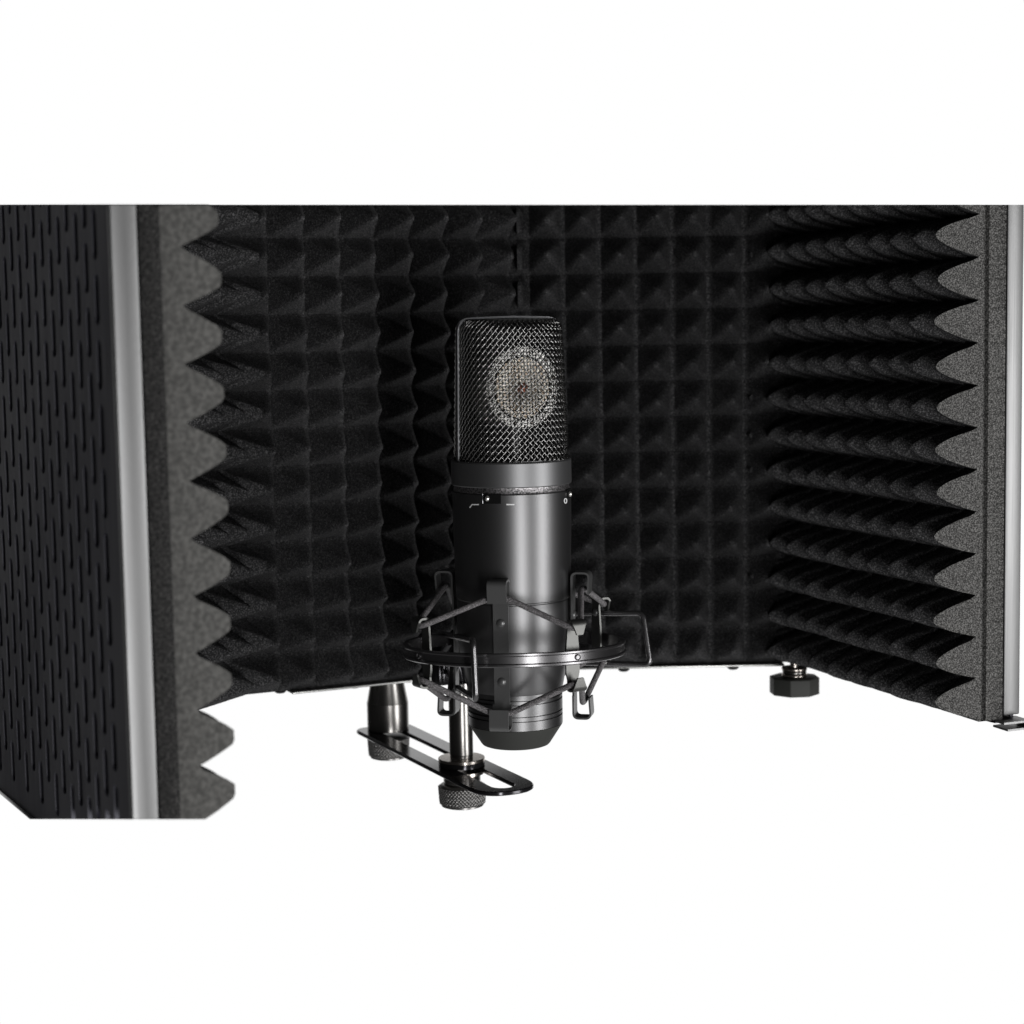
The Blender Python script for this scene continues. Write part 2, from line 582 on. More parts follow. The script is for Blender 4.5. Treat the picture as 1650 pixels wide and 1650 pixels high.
# foot knob under the right rear corner
kp = P(1280, 1100, 0.955)
bm = bmesh.new()
zk = P(1280, 1090, 0.955).z
lathe(bm, [(0.0022, zk - 0.001), (0.0022, zk + 0.0075), (0.0016, zk + 0.0095), (0.0006, zk + 0.0102)], kp, 24)
bolt = obj('foot_bolt', bm, M_steel, shield)
for k in range(3):
    bm = bmesh.new()
    zz = zk + 0.0001 + k * 0.0017
    r = 0.0066 - 0.0004 * (k == 1)
    lathe(bm, [(r - 0.0003, zz), (r, zz + 0.0003), (r, zz + 0.0012), (r - 0.0003, zz + 0.0015)], kp, 40)
    obj('washer', bm, M_steel if k != 1 else M_chrome, bolt, auto=60)
bm = bmesh.new()
pts = []
for i in range(8):                                    # eight-sided hand knob
    a = 2 * PI * (i + 0.62) / 8
    r = 0.0130
    pts.append((kp.x + r * math.cos(a), kp.y + r * math.sin(a)))
prism(bm, pts, zk - 0.0088, zk, bev=0.0004)
obj('foot_knob', bm, M_rubber, shield, auto=50)

# ------------------------------------------------------------------ slotted mounting bar with posts
ZB = -0.2038
BT = 0.0021
pf = Vector((-0.0258, 0.8626)); pr = Vector((-0.0658, 0.9450))
dv = (pf - pr).normalized(); nv_ = perp(dv)
bar_t = thing('mounting_bar', 'glossy black slotted bar under the shield carrying the post with the pale washer', 'mounting bar', (pr.x, pr.y, ZB))

def stadium(c0, c1, r, n=14, square0=False):
    d = (c1 - c0).normalized(); s = perp(d)
    pts = []
    if square0:
        k = r * 0.35
        pts += [c0 - d * 0.002 + s * (r - k), c0 - d * 0.002 - s * (r - k)]
        pts += [c0 + d * (k - 0.002) - s * r]
    else:
        for i in range(n + 1):
            a = PI / 2 + PI * i / n
            pts.append(c0 + d * (r * math.cos(a)) + s * (r * math.sin(a)))
    for i in range(n + 1):
        a = -PI / 2 + PI * i / n
        pts.append(c1 + d * (r * math.cos(a)) + s * (r * math.sin(a)))
    if square0: pts.append(c0 + d * (r * 0.35 - 0.002) + s * r)
    return pts

cf = pf + dv * 0.0407
def ring_plate(z0, z1):
    """plate with a slot: outer and inner outlines of equal vertex count"""
    bm = bmesh.new()
    n = 20
    def loop(c0, c1, r):
        out = []
        for i in range(n + 1):
            a = PI / 2 + PI * i / n
            out.append(c0 + dv * (r * math.cos(a)) + nv_ * (r * math.sin(a)))
        for i in range(n + 1):
            a = -PI / 2 + PI * i / n
            out.append(c1 + dv * (r * math.cos(a)) + nv_ * (r * math.sin(a)))
        return out
    def outer(c0, c1, r, infl=0.0):
        out = []
        for i in range(n + 1):                        # squarish rear end
            a = PI / 2 + PI * i / n
            x, y = math.cos(a), math.sin(a)
            k = 1 / (abs(x) ** 5 + abs(y) ** 5) ** 0.2
            out.append(c0 + dv * ((r) * x * k * 0.75) + nv_ * (r * y * k))
        for i in range(n + 1):
            a = -PI / 2 + PI * i / n
            x, y = math.cos(a), math.sin(a)
            k = 1 / (abs(x) ** 2.4 + abs(y) ** 2.4) ** (1 / 2.4)
            out.append(c1 + dv * (r * x * k) + nv_ * (r * y * k))
        return out
    R_, rs = 0.0150, 0.0054
    b = 0.0005
    c0o, c1o = pr + dv * 0.0, cf
    c0i, c1i = pr + dv * 0.004, cf + dv * 0.0035
    loops = [(outer(c0o, c1o, R_ - b), z1), (outer(c0o, c1o, R_), z1 - b), (outer(c0o, c1o, R_), z0 + b), (outer(c0o, c1o, R_ - b), z0),
             (loop(c0i, c1i, rs + b), z0), (loop(c0i, c1i, rs), z0 + b), (loop(c0i, c1i, rs), z1 - b), (loop(c0i, c1i, rs + b), z1)]
    vs = [[bm.verts.new((p.x, p.y, z)) for p in lp] for lp, z in loops]
    N = len(vs[0])
    for k in range(len(vs)):
        a_, b_ = vs[k], vs[(k + 1) % len(vs)]
        for i in range(N):
            j = (i + 1) % N
            bm.faces.new((a_[i], a_[j], b_[j], b_[i]))
    return bm
obj('slotted_bar', ring_plate(ZB - BT, ZB), M_gloss, bar_t, auto=22)

# rear clamp post (cone and cylinder) under the shield
z_cone = P(616, 1130, 0.945).z
bm = bmesh.new()
lathe(bm, [(0.0104, ZB + 0.0001), (0.0107, ZB + 0.0005), (0.0107, z_cone - 0.0003), (0.0105, z_cone + 0.0003), (0.0085, Z_BOT - 0.0012)], pr, 64)
obj('clamp_post', bm, M_chrome, bar_t, auto=14)

def knurl(bm, c, z0, z1, r, nth=36, amp=0.00042, taper=0.0):
    seg = nth * 6; rows = max(8, int((z1 - z0) / 0.00028))
    rings = []
    pit = 2 * PI * r / nth
    def add(rr, z): rings.append([bm.verts.new((c[0] + rr * math.cos(2 * PI * i / seg), c[1] + rr * math.sin(2 * PI * i / seg), z)) for i in range(seg)])
    add(r - 0.0022, z0 - 0.0003)
    add(r - 0.0012, z0 + 0.0001)
    for k in range(rows + 1):
        z = z0 + 0.0008 + (z1 - z0 - 0.0016) * k / rows
        rr_ = []
        ring = []
        for i in range(seg):
            s = r * 2 * PI * i / seg / pit
            a = abs(((s + z / pit) % 1) - 0.5) * 2
            b = abs(((s - z / pit) % 1) - 0.5) * 2
            h = amp * (min(a, b) - 0.5) * 2
            edge = min(k, rows - k)
            if edge < 2: h = -amp * (2 - edge) * 0.8
            q = r + h - taper * (1 - k / rows)
            ring.append(bm.verts.new((c[0] + q * math.cos(2 * PI * i / seg), c[1] + q * math.sin(2 * PI * i / seg), z)))
        rings.append(ring)
    add(r - 0.0012, z1 - 0.0003)
    add(r - 0.0022, z1)
    for k in range(len(rings) - 1):
        for i in range(seg):
            j = (i + 1) % seg
            bm.faces.new((rings[k][i], rings[k][j], rings[k + 1][j], rings[k + 1][i]))
    bm.faces.new(rings[0][::-1]); bm.faces.new(rings[-1])

bm = bmesh.new()
knurl(bm, pr, ZB - BT - 0.0122, ZB - BT - 0.0010, 0.0107, 38, taper=0.0006)
obj('clamp_knob', bm, M_knurl, bar_t, auto=60)
bm = bmesh.new()
knurl(bm, pf, ZB - BT - 0.0170, ZB - BT - 0.0065, 0.0112, 40, taper=0.0006)
obj('clamp_knob', bm, M_knurl, bar_t, auto=60)
bm = bmesh.new()
lathe(bm, [(0.0085, ZB - BT - 0.0066), (0.0088, ZB - BT - 0.0050), (0.0088, ZB - BT - 0.0016)], pf, 48)
obj('knob_neck', bm, M_chrome, bar_t, auto=40)
bm = bmesh.new()
lathe(bm, [(0.0106, ZB - BT - 0.0015), (0.0106, ZB - BT - 0.0001)], pf, 64)
obj('washer', bm, M_steel, bar_t, auto=20)
bm = bmesh.new()
lathe(bm, [(0.0106, ZB + 0.0001), (0.0109, ZB + 0.0001), (0.0109, ZB + 0.0022)], pf, 64)
obj('spacer_ring', bm, M_gloss, bar_t, auto=14)
bm = bmesh.new()
lathe(bm, [(0.0108, ZB + 0.0023), (0.0110, ZB + 0.0025), (0.0110, ZB + 0.0037), (0.0108, ZB + 0.0039)], pf, 64)
obj('washer', bm, M_steel, bar_t, auto=20)
zp_top = P(730, 1098, pf.y).z
bm = bmesh.new()
lathe(bm, [(0.0054, ZB + 0.0040), (0.0054, ZB + 0.0052), (0.0056, ZB + 0.0056), (0.0056, zp_top - 0.0004), (0.0052, zp_top)], pf, 64)
obj('stand_post', bm, M_chrome, bar_t, auto=14)

# ------------------------------------------------------------------ microphone
MY = 0.80
MC = P(828, 1000, MY)
mc = Vector((MC.x, MY))
mic = thing('studio_microphone', 'large grey side-address studio microphone with woven mesh head held upright in the cradle', 'microphone', (MC.x, MY, -0.178))
def zf(y, r):                      # height of a front-centre point of radius r seen at row y
    return P(826, y, MY - r).z
Z_COL1, Z_COL0 = zf(746, 0.0258), zf(787, 0.0258)
Z_B0, Z_LINE = zf(797, 0.0255), zf(976, 0.0248)
Z_T0, Z_T1, Z_CAP, Z_END = zf(1040, .0245), zf(1122, .0207), zf(1180, .0205), zf(1210, .0146)
bm = bmesh.new()
lathe(bm, [(0.0250, Z_B0), (0.0256, Z_B0 - 0.0004), (0.0256, Z_B0 - 0.012), (0.0248, Z_LINE + 0.0007), (0.0244, Z_LINE + 0.0003),
           (0.0244, Z_LINE - 0.0001), (0.0246, Z_LINE - 0.0004), (0.0246, Z_T0), (0.0240, Z_T0 - 0.005), (0.0225, Z_T0 - 0.013), (0.0212, Z_T1 + 0.002), (0.0207, Z_T1)], mc, 160)
obj('body', bm, M_body, mic, auto=18)
# grooved lower section
prf = [(0.0207, Z_T1 - 0.0001)]
zz = Z_T1 - 0.0001
def groove(z): 
    return [(0.0206, z + 0.00035), (0.0199, z + 0.0002), (0.0199, z - 0.0002), (0.0206, z - 0.00035)]
for z in (Z_T1 - 0.0022, Z_T1 - 0.0040, Z_T1 - 0.0092, Z_T1 - 0.0112): prf += groove(z)
prf += [(0.0206, Z_CAP + 0.0002)]
bm = bmesh.new(); lathe(bm, prf, mc, 128)
obj('grooved_base', bm, M_body, mic, auto=14)
bm = bmesh.new()
lathe(bm, [(0.0205, Z_CAP), (0.0204, Z_CAP - 0.0004), (0.0152, Z_END + 0.0010), (0.0146, Z_END + 0.0003), (0.0138, Z_END)], mc, 128)
obj('base_cap', bm, M_rubber, mic, auto=30)
bm = bmesh.new()
lathe(bm, [(0.0255, Z_COL0), (0.0259, Z_COL0 + 0.0004), (0.0259, Z_COL1 - 0.0006), (0.0255, Z_COL1)], mc, 160)
obj('collar', bm, M_collar, mic, auto=14)
bm = bmesh.new()
lathe(bm, [(0.0249, Z_B0 + 0.0001), (0.0251, Z_B0 + 0.0004), (0.0247, Z_COL0 - 0.0006), (0.0247, Z_COL0 - 0.0001)], mc, 128)
obj('seam_ring', bm, M_seam, mic, auto=40)

def on_body(px, py, r, lift=0.0):
    """point on the body's surface where the photograph shows it"""
    sx = (px - 826 - (1000 - 805) * -0.0175 * -1 + 2.0) / F_PX
    # solve for angle
    x = 0.0
    ang = 0.0
    for _ in range(12):
        Y = MY - r * math.cos(ang)
        p = P(px, py, Y)
        s = max(-0.999, min(0.999, (p.x - mc.x) / r))
        ang = math.asin(s)
    Y = MY - r * math.cos(ang)
    p = P(px, py, Y)
    rr = r + lift
    return Vector((mc.x + rr * math.sin(ang), MY - rr * math.cos(ang), p.z)), ang

def switch(px, py, wpx, hpx, bead_px, bead_py):
    c, ang = on_body(px, py, 0.0256)
    t = Vector((math.cos(ang), math.sin(ang), 0)); n = Vector((math.sin(ang), -math.cos(ang), 0))
    w, h = wpx, hpx
    bm = bmesh.new()
    pts = []
    for i in range(9):
        a = ang + (i / 8 - 0.5) * w / 0.0256
        pts.append(Vector((mc.x + 0.02575 * math.sin(a), MY - 0.02575 * math.cos(a), 0)))
    for zz_ in (0,):
        lo = [bm.verts.new((p.x, p.y, c.z - h / 2)) for p in pts]
        hi = [bm.verts.new((p.x, p.y, c.z + h / 2)) for p in pts]
        li = [bm.verts.new((p.x - n.x * 0.0006, p.y - n.y * 0.0006, c.z - h / 2)) for p in pts]
        hi2 = [bm.verts.new((p.x - n.x * 0.0006, p.y - n.y * 0.0006, c.z + h / 2)) for p in pts]
        for i in range(8):
            bm.faces.new((lo[i], lo[i + 1], hi[i + 1], hi[i]))
            bm.faces.new((li[i], li[i + 1], hi2[i + 1], hi2[i]))
            bm.faces.new((lo[i], lo[i + 1], li[i + 1], li[i]))
            bm.faces.new((hi[i], hi[i + 1], hi2[i + 1], hi2[i]))
        bm.faces.new((lo[0], hi[0], hi2[0], li[0])); bm.faces.new((lo[8], hi[8], hi2[8], li[8]))
    sw_ = obj('slide_switch', bm, M_back, mic, auto=60)
    b, _ = on_body(bead_px, bead_py, 0.0256, 0.0006)
    bm = bmesh.new()
    bmesh.ops.create_uvsphere(bm, u_segments=16, v_segments=10, radius=0.0010)
    for v in bm.verts:
        v.co.z *= 1.25
    bmesh.ops.translate(bm, verts=bm.verts, vec=b)
    obj('switch_lever', bm, M_nickel, sw_)
    if px > 850: return
    bm = bmesh.new()
    e, a2 = on_body(px - wpx / 2 / 0.0002667 * math.cos(ang), py, 0.0256, 0.00025)
    tube(bm, [Vector((e.x, e.y, c.z - h / 2)), Vector((e.x, e.y, c.z + h / 2))], 0.00022, 6)
    obj('recess_edge', bm, M_rim, sw_)
M_nickel = mat('bright_nickel', (0.85, 0.83, 0.80), 0.9, 0.2)
switch(792, 804, 0.0080, 0.0040, 786, 803)
switch(917, 795, 0.0066, 0.0040, 916, 796)

def mark(name, pixels, wpx, closed=False, label=None):
    """printed line on the body's surface: a thin raised ribbon"""
    bm = bmesh.new()
    pts = []
    for k in range(len(pixels) - 1 + (1 if closed else 0)):
        a, b = pixels[k], pixels[(k + 1) % len(pixels)]
        for t in range(4): pts.append((a[0] + (b[0] - a[0]) * t / 4, a[1] + (b[1] - a[1]) * t / 4))
    if not closed: pts.append(pixels[-1])
    n = len(pts)
    L_, R_ = [], []
    for i, (x, y) in enumerate(pts):
        if closed: x0, y0, x1, y1 = *pts[i - 1], *pts[(i + 1) % n]
        else: x0, y0, x1, y1 = *pts[max(i - 1, 0)], *pts[min(i + 1, n - 1)]
        l = math.hypot(x1 - x0, y1 - y0)
        nx, ny = -(y1 - y0) / l * wpx / 2, (x1 - x0) / l * wpx / 2
        L_.append(bm.verts.new(on_body(x + nx, y + ny, 0.0256, 0.0001)[0]))
        R_.append(bm.verts.new(on_body(x - nx, y - ny, 0.0256, 0.0001)[0]))
    for i in range(n if closed else n - 1):
        j = (i + 1) % n
        bm.faces.new((L_[i], L_[j], R_[j], R_[i]))
    obj(name, bm, M_white, mic, smooth=False, label=label)
mark('printed_mark', [(757, 818), (761, 813), (772, 813)], 1.8, label='white low-cut symbol printed left of the switch')
mark('printed_mark', [(816, 813), (829, 813)], 2.0, label='short white dash printed right of the switch')
mark('printed_mark', [(911 + 2.0 * math.cos(2 * PI * k / 10), 807 + 3.8 * math.sin(2 * PI * k / 10)) for k in range(10)], 1.5, True, label='white 0 printed under the side switch')

# mesh head
RHO = math.radians(20)
EX = Vector((math.cos(RHO), math.sin(RHO))); EY = Vector((math.sin(RHO), -math.cos(RHO)))
Z_H0 = Z_COL1 - 0.0004
Z_H1 = P(822, 514, MY).z
RC = 0.0048
def head_ab(z, inset=0.0):
    t = min(1, max(0, (z - Z_H0) / (Z_H1 - Z_H0)))
    a = 0.0234 - 0.0010 * t - inset
    b = 0.0232 - 0.0070 * t - inset
    zt = Z_H1 - inset
    if z > zt - RC:
        q = min(1, (z - (zt - RC)) / RC)
        s = RC * (1 - math.sqrt(max(0, 1 - q * q)))
        a -= s; b -= s
    return a, b
NEXP = 2.5
def se(th, a, b):
    c, s = math.cos(th), math.sin(th)
    return (a * math.copysign(abs(c) ** (2 / NEXP), c), b * math.copysign(abs(s) ** (2 / NEXP), s))
# arc-length table
TAB = []
acc = 0; prev = None
NT = 1440
for i in range(NT + 1):
    q = se(2 * PI * i / NT, 0.0230, 0.0200)
    if prev: acc += math.hypot(q[0] - prev[0], q[1] - prev[1])
    TAB.append(acc); prev = q
PER = acc
import bisect as _b
def th_of(s):
    s = (s % 1.0) * PER
    i = _b.bisect_right(TAB, s) - 1
    i = max(0, min(NT - 1, i))
    f = (s - TAB[i]) / max(1e-9, TAB[i + 1] - TAB[i])
    return 2 * PI * (i + f) / NT
def HS(s, z, inset=0.0, off=0.0):
    a, b = head_ab(z, inset)
    x, y = se(th_of(s), a + off, b + off)
    p = mc + EX * x + EY * y
    return Vector((p.x, p.y, z))
HH = Z_H1 - Z_H0
PITCH_H = 0.00248                       # distance between crossings along a row
NW = int(round(PER / PITCH_H))
SLOPE = 1.12
bm = bmesh.new()
RW = 0.00026
ztop = Z_H1 - 0.0003
for fam in (0, 1):
    sgn = 1 if fam == 0 else -1
    for k in range(NW):
        pts = []
        # steps of a quarter diamond so that the over and under crimps line up
        vp = PITCH_H * SLOPE                  # vertical size of one diamond
        nst = int((ztop - Z_H0) / (vp / 4))
        for q in range(nst + 1):
            z = Z_H0 + q * vp / 4
            s = (k * PITCH_H + sgn * q * PITCH_H / 4) / PER
            # crossings with the other family happen every half diamond: alternate over / under
            ph = math.cos(PI * q / 2.0 + (PI if fam else 0) + PI * (k % 2) * 0)
            pts.append(HS(s, z, 0, 0.00022 * ph + (0.00024 if fam == 1 else -0.00024)))
        tube(bm, pts, RW, 5, caps=False)
obj('mesh_grille', bm, M_wire, mic, auto=80)
# finer inner gauze
bm = bmesh.new()
pi_ = 0.00142
NI = int(PER * 0.94 / pi_)
for k in range(NI):
    pts = [HS(k / NI, Z_H0 + (ztop - 0.0012 - Z_H0) * q / 14, 0.0013) for q in range(15)]
    tube(bm, pts, 0.00021, 4, caps=False)
nr = int(HH / pi_)
for j in range(nr):
    z = Z_H0 + (j + 0.5) * pi_
    if z > ztop - 0.0012: break
    tube(bm, [HS(i / 64, z, 0.0013) for i in range(64)], 0.00021, 4, closed=True)
obj('inner_gauze', bm, M_inner, mic, auto=80)
# arch rim over the head
bm = bmesh.new()
pts2 = []
def arch(z):
    return head_ab(z)[0] + 0.0007
x_t = 0.0234 - 0.0010
raw = [(-0.0241, Z_H0), (-0.0231, Z_H1 + 0.0003), (0, Z_H1 + 0.0010), (0.0231, Z_H1 + 0.0003), (0.0241, Z_H0)]
path = rounded([Vector((mc.x + EX.x * x, mc.y + EX.y * x, z)) for x, z in raw], 0.0062, 10)
strip(bm, path, Vector((EY.x, EY.y, 0)), 0.0026, 0.0008)
obj('head_rim', bm, M_rim, mic, auto=60)
# cap closing the head under the rim
bm = bmesh.new()
ring = [HS(i / 72, Z_H1 - 0.0006) for i in range(72)]
lo = [bm.verts.new(p - Vector((0, 0, 0.0006))) for p in ring]; hi = [bm.verts.new(p + Vector((0, 0, 0.0007))) for p in ring]
for i in range(72):
    j = (i + 1) % 72
    bm.faces.new((lo[i], lo[j], hi[j], hi[i]))
bm.faces.new(lo[::-1]); bm.faces.new(hi)
obj('head_cap', bm, M_inner, mic, auto=40)
# base plate under the mesh
bm = bmesh.new(); lathe(bm, [(0.0236, Z_COL1 - 0.002), (0.0236, Z_COL1 + 0.0003)], mc, 96)
obj('head_base', bm, M_collar, mic, auto=40)

EXC = Vector((math.cos(math.radians(27)), math.sin(math.radians(27)))); EYC = Vector((EXC.y, -EXC.x))
# capsule: disc facing the front of the head
cz = P(830, 625, MY - 0.01).z
def disc(bm, rad_prof):
    """lathe round the capsule's own axis; rad_prof = [(r, forward)]"""
    seg = 72; rings = []
    for r, fwd in rad_prof:
        rr = []
        for i in range(seg):
            a = 2 * PI * i / seg
            p = mc + EXC * (r * math.cos(a)) + EYC * fwd
            rr.append(bm.verts.new((p.x, p.y, cz + r * math.sin(a))))
        rings.append(rr)
    for k in range(len(rings) - 1):
        for i in range(seg):
            j = (i + 1) % seg
            bm.faces.new((rings[k][i], rings[k][j], rings[k + 1][j], rings[k + 1][i]))
    bm.faces.new(rings[0][::-1]); bm.faces.new(rings[-1])
bm = bmesh.new(); disc(bm, [(0.0170, -0.005), (0.0176, -0.0045), (0.0176, 0.0112), (0.0172, 0.0118), (0.0138, 0.0118), (0.0136, 0.0112)])
cap = obj('capsule', bm, M_capring, mic, auto=40)
bm = bmesh.new(); disc(bm, [(0.0129, 0.0108), (0.0129, 0.0116), (0.0040, 0.0116), (0.0036, 0.0114)])
obj('diaphragm', bm, M_gold, cap, auto=40)
bm = bmesh.new(); disc(bm, [(0.0137, 0.0109), (0.0137, 0.0113), (0.0128, 0.0113)])
obj('insulating_ring', bm, M_back, cap, auto=40)
bm = bmesh.new(); disc(bm, [(0.0022, 0.0112), (0.0022, 0.0124), (0.0015, 0.0128)])
obj('centre_terminal', bm, M_copper, cap, auto=40)
for i in range(12):
    a = 2 * PI * (i + 0.5) / 12
    bm = bmesh.new()
    bmesh.ops.create_uvsphere(bm, u_segments=10, v_segments=6, radius=0.0009)
    p = mc + EXC * (0.0155 * math.cos(a)) + EYC * 0.0120
    bmesh.ops.translate(bm, verts=bm.verts, vec=(p.x, p.y, cz + 0.0155 * math.sin(a)))
    obj('rim_screw', bm, M_steel, cap)
bm = bmesh.new()
p = mc + EY * 0.003
lathe(bm, [(0.004, Z_COL1), (0.004, cz - 0.0170)], p, 24)
obj('capsule_stem', bm, M_strap, mic)

# ------------------------------------------------------------------ shock mount
mount = thing('shock_mount', 'black metal spider cradle with ring and elastic cords gripping the lower half of the microphone', 'shock mount', (MC.x, MY, -0.168))
RR = 0.0485
tilt = math.radians(3.2)
zc = -0.1372
bm = bmesh.new()
prof_r = [(RR - 0.0022, 0.0028), (RR - 0.0006, 0.0030), (RR, 0.0026), (RR, 0.0019), (RR - 0.0007, 0.0014), (RR - 0.0007, -0.0014),
          (RR, -0.0019), (RR, -0.0026), (RR - 0.0006, -0.0030), (RR - 0.0022, -0.0028)]
ringlathe(bm, [(r, z) for r, z in prof_r], (0, 0), 192)
ctr = Vector((mc.x, MY, zc))
ROT = Matrix.Rotation(-tilt, 3, 'X')          # front edge a little higher than the back
for v in bm.verts: v.co = ROT @ v.co + ctr
M_ring = mat('black_ring_metal', (0.18, 0.176, 0.18), 0.92, 0.27, 0.5, [(1500, 0.05, 0.0002)])
ring_o = obj('cradle_ring', bm, M_ring, mount, auto=30)

def rad(az): 
    a = math.radians(az)
    return Vector((math.sin(a), -math.cos(a), 0)), Vector((math.cos(a), math.sin(a), 0))

def ring_screw(az):
    r, t = rad(az)
    c = ROT @ (r * (RR - 0.0007)) + ctr
    bm = bmesh.new()
    seg = 20; rings = []
    for q, f in ((0.0013, 0), (0.0013, 0.0005), (0.0010, 0.0007), (0.0008, 0.0004)):
        rings.append([bm.verts.new(c + t * (q * math.cos(2 * PI * i / seg)) + Vector((0, 0, 1)) * (q * math.sin(2 * PI * i / seg)) + r * f) for i in range(seg)])
    for k in range(3):
        for i in range(seg):
            j = (i + 1) % seg
            bm.faces.new((rings[k][i], rings[k][j], rings[k + 1][j], rings[k + 1][i]))
    bm.faces.new(rings[-1])
    obj('ring_screw', bm, M_ring, ring_o)

def dome(c, r_, nrm, parent, mt, name='rivet'):
    bm = bmesh.new()
    bmesh.ops.create_uvsphere(bm, u_segments=24, v_segments=12, radius=r_)
    q = nrm.to_track_quat('Z', 'Y')
    for v in bm.verts:
        v.co.z *= 0.55
        v.co = q @ v.co + c
    obj(name, bm, mt, parent)

AZI = (-12, 78, 168, 258)
ZT, ZBm = -0.1040, -0.1672
RI = 0.0263
axis = Vector((mc.x, MY, 0))
def inner_strap(az):
    r, t = rad(az)
    def q(rr, z): return axis + r * rr + Vector((0, 0, z))
    gap = 0.0070
    th = 0.0008
    path = rounded([q(RI + gap, ZT - 0.0092), q(RI + gap + 0.0006, ZT), q(RI, ZT), q(RI, ZT - 0.0100)], 0.0024, 7)
    bm = bmesh.new()
    strip(bm, path, t, 0.0082, th)
    so = None
    bm2 = bmesh.new()
    strip(bm2, [q(RI, ZT - 0.0100), q(RI - 0.0004, ZT - 0.03), q(RI - 0.0004, ZBm + 0.0300), q(RI, ZBm + 0.0100)], t, 0.0066, th)
    so = obj('strap', bm2, M_strap, mount, auto=40)
    obj('strap_hook', bm, M_strap, so, auto=40)
    path = rounded([q(RI, ZBm + 0.0100), q(RI, ZBm), q(RI + gap + 0.0006, ZBm), q(RI + gap, ZBm + 0.0090)], 0.0024, 7)
    bm = bmesh.new(); strip(bm, path, t, 0.0082, th)
    obj('strap_hook', bm, M_strap, so, auto=40)
    for z in (-0.1225, -0.1475):
        dome(q(RI + 0.0002, z), 0.0019, r, so, M_strap)
for az in AZI: inner_strap(az)

RO = 0.0440
ZO1, ZO0 = -0.1198, -0.1490
AZO = (33, 123, 213, 303)
def outer_post(az):
    r, t = rad(az)
    def q(rr, z): return axis + r * rr + Vector((0, 0, z))
    bm = bmesh.new()
    zs = [ZO1 - 0.004, -0.1330, -0.1375, -0.1420, ZO0 + 0.004]
    strip(bm, [q(RO, z) for z in zs], t, [0.0050, 0.0066, 0.0068, 0.0066, 0.0050], 0.0009)
    so = obj('outer_clip', bm, M_strap_l, mount, auto=40)
    for s, z in ((1, ZO1), (-1, ZO0)):
        path = rounded([q(RO, z - s * 0.0040), q(RO, z), q(RO + 0.0052, z), q(RO + 0.0056, z - s * 0.0056)], 0.0020, 7)
        n = len(path)
        w = [0.0050 + 0.0018 * min(1, i / (n * 0.4)) for i in range(n)]
        w[-1] = 0.0030; w[-2] = 0.0058
        bm = bmesh.new(); strip(bm, path, t, w, 0.0009)
        obj('clip_hook', bm, M_strap_l, so, auto=40)
    if az in (123, 213): dome(q(RO - 0.0006, -0.1262), 0.0017, -r, so, M_strap)
M_strap_l = mat('dark_clip_metal', (0.13, 0.13, 0.125), 0.9, 0.42, 0.5, [(1200, 0.06, 0.0002)])
for az in AZO: outer_post(az)
ring_screw(33); ring_screw(-57)

def cord(zi, zo, ri, ro, lbl):
    pts = []
    for k in range(4):
        r, t = rad(AZI[k]); pts.append(axis + r * ri + t * -0.0035 + Vector((0, 0, zi))); pts.append(axis + r * ri + t * 0.0035 + Vector((0, 0, zi)))
        r, t = rad(AZO[k]); pts.append(axis + r * ro + t * -0.0022 + Vector((0, 0, zo))); pts.append(axis + r * ro + t * 0.0022 + Vector((0, 0, zo)))
    pts = rounded(pts, 0.004, 5, closed=True)
    out = []
    for i in range(len(pts)):                       # extra points on long runs
        a, b = pts[i], pts[(i + 1) % len(pts)]
        out.append(a)
        L = (b - a).length
        for k in range(1, int(L / 0.0015)):
            out.append(a.lerp(b, k / int(L / 0.0015)))
    bm = bmesh.new()
    tube(bm, out, 0.00128, 12, closed=True)
    obj('elastic_cord', bm, M_cord, mount, auto=80, label=lbl)
cord(ZT - 0.0072, ZO1 - 0.0030, RI + 0.0040, RO + 0.0034, 'upper elastic cord zigzagging above the ring')
cord(ZBm + 0.0068, ZO0 + 0.0030, RI + 0.0040, RO + 0.0034, 'lower elastic cord zigzagging below the ring')

# bent wire brackets
def wire(pts, r=0.0013, rr=0.0035, label=None):
    bm = bmesh.new()
    tube(bm, rounded([P(*p) for p in pts], rr, 8), r, 12)
    obj('wire_bracket', bm, M_ring, mount, auto=60, label=label)
wire([(694, 1030, .862), (712, 1021, .855), (762, 1032, .748), (767, 1127, .746), (731, 1104, .82), (722, 1082, .862)], label='bent wire bracket in front of the ring on the left')
wire([(925, 988, .83), (1036, 988, .82), (1048, 1071, .815), (930, 1068, .83)], 0.0012, 0.003, label='bent wire bracket reaching out to the right')
# joint on top of the stand post
jc = P(710, 1060, .8626)
bm = bmesh.new()
seg = 72
prf = []
z1_, z0_ = P(710, 1026, .8626).z, P(710, 1102, .8626).z
rings = []
for k, (rr_, z) in enumerate([(0.0040, z0_), (0.0052, z0_ + 0.001), (0.0055, z0_ + 0.002), (0.0055, z1_ - 0.001), (0.0050, z1_)]):
    rings.append([bm.verts.new((jc.x + (rr_ + (0.00022 if (i % 4) < 2 else 0)) * math.cos(2 * PI * i / seg), jc.y + (rr_ + (0.00022 if (i % 4) < 2 else 0)) * math.sin(2 * PI * i / seg), z)) for i in range(seg)])
for k in range(4):
    for i in range(seg):
        j = (i + 1) % seg
        bm.faces.new((rings[k][i], rings[k][j], rings[k + 1][j], rings[k + 1][i]))
bm.faces.new(rings[0][::-1]); bm.faces.new(rings[-1])
obj('swivel_knob', bm, M_gloss, mount, auto=30)
bm = bmesh.new()
bm_pts = [Vector((pf.x, pf.y, zp_top - 0.001)), Vector((pf.x - 0.001, pf.y - 0.002, zp_top + 0.008)), Vector((jc.x + 0.004, jc.y - 0.004, zp_top + 0.013))]
tube(bm, rounded(bm_pts, 0.004, 6), 0.0030, 16)
obj('swivel_arm', bm, M_gloss, mount)
bm = bmesh.new()
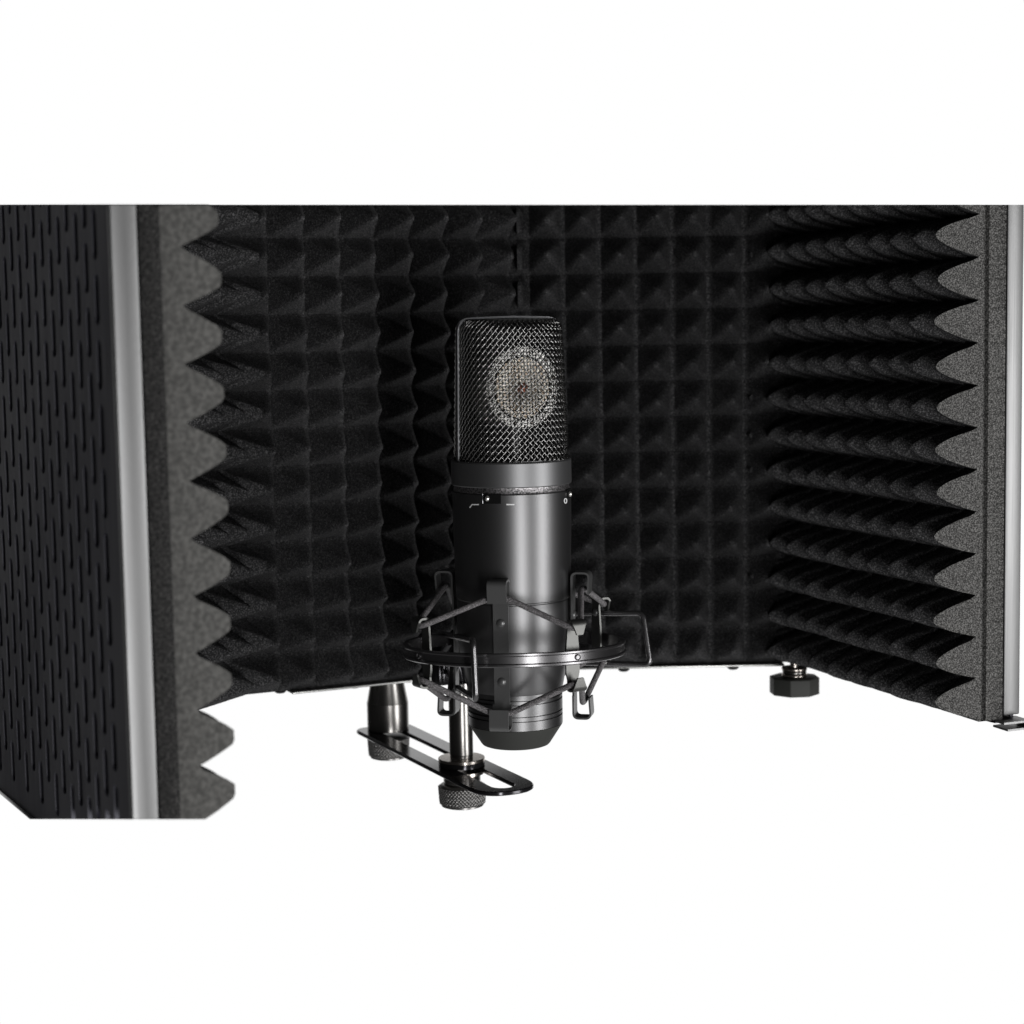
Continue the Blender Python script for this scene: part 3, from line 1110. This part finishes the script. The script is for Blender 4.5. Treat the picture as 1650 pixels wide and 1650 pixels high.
a = axis + rad(213)[0] * RR; a.z = zc - 0.001
tube(bm, [Vector((jc.x, jc.y, jc.z)), a], 0.0032, 16)
obj('swivel_arm', bm, M_gloss, mount)

# ------------------------------------------------------------------ light
w = bpy.data.worlds.new('World'); scene.world = w; w.use_nodes = True
nt = w.node_tree; bg = nt.nodes['Background']
tc = nt.nodes.new('ShaderNodeTexCoord'); sp = nt.nodes.new('ShaderNodeSeparateXYZ')
nt.links.new(tc.outputs['Generated'], sp.inputs[0])
def mr(src, a, b, c, d, smooth=True):
    n = nt.nodes.new('ShaderNodeMapRange')
    n.interpolation_type = 'SMOOTHSTEP' if smooth else 'LINEAR'
    n.inputs['From Min'].default_value = a; n.inputs['From Max'].default_value = b
    n.inputs['To Min'].default_value = c; n.inputs['To Max'].default_value = d
    nt.links.new(src, n.inputs['Value']); return n.outputs['Result']
def ma(op, a, b):
    n = nt.nodes.new('ShaderNodeMath'); n.operation = op
    for i, q in enumerate((a, b)):
        if isinstance(q, (int, float)): n.inputs[i].default_value = q
        else: nt.links.new(q, n.inputs[i])
    return n.outputs[0]
front = ma('MULTIPLY', mr(sp.outputs['Y'], 0.70, 0.87, 0, 1), mr(sp.outputs['Z'], 0.30, 0.55, 1, 0))
down = mr(sp.outputs['Z'], -0.30, -0.90, 0, 0.38)
val = ma('MAXIMUM', ma('MAXIMUM', front, down), 0.012)
nt.links.new(val, bg.inputs['Strength'])
bg.inputs['Color'].default_value = (1, 1, 1, 1)

def area(name, loc, target, sx, sy, power, col=(1, 1, 1)):
    l = bpy.data.lights.new(name, 'AREA'); l.shape = 'RECTANGLE'; l.size = sx; l.size_y = sy
    l.energy = power; l.color = col
    o = bpy.data.objects.new(name, l); COL.objects.link(o)
    o.location = loc
    o.rotation_euler = (Vector(target) - Vector(loc)).to_track_quat('-Z', 'Y').to_euler()
    return o
def az_pos(az, d, z): 
    a = math.radians(az); return (mc.x + d * math.sin(a), MY - d * math.cos(a), z)
tgt = (0.0, 0.80, -0.06)
area('softbox', az_pos(60, 1.1, -0.24), tgt, 0.28, 0.7, 6.5, (1.0, 1.0, 1.0))
area('softbox', az_pos(17, 1.3, -0.36), tgt, 0.17, 0.7, 8, (1.0, 1.0, 1.0))

# ------------------------------------------------------------------ render settings
scene.render.engine = 'CYCLES'
scene.render.resolution_x = 1024; scene.render.resolution_y = 1024
vs = scene.view_settings
vs.view_transform = 'Standard'; vs.look = 'None'; vs.exposure = 0; vs.gamma = 1
scene.cycles.max_bounces = 8
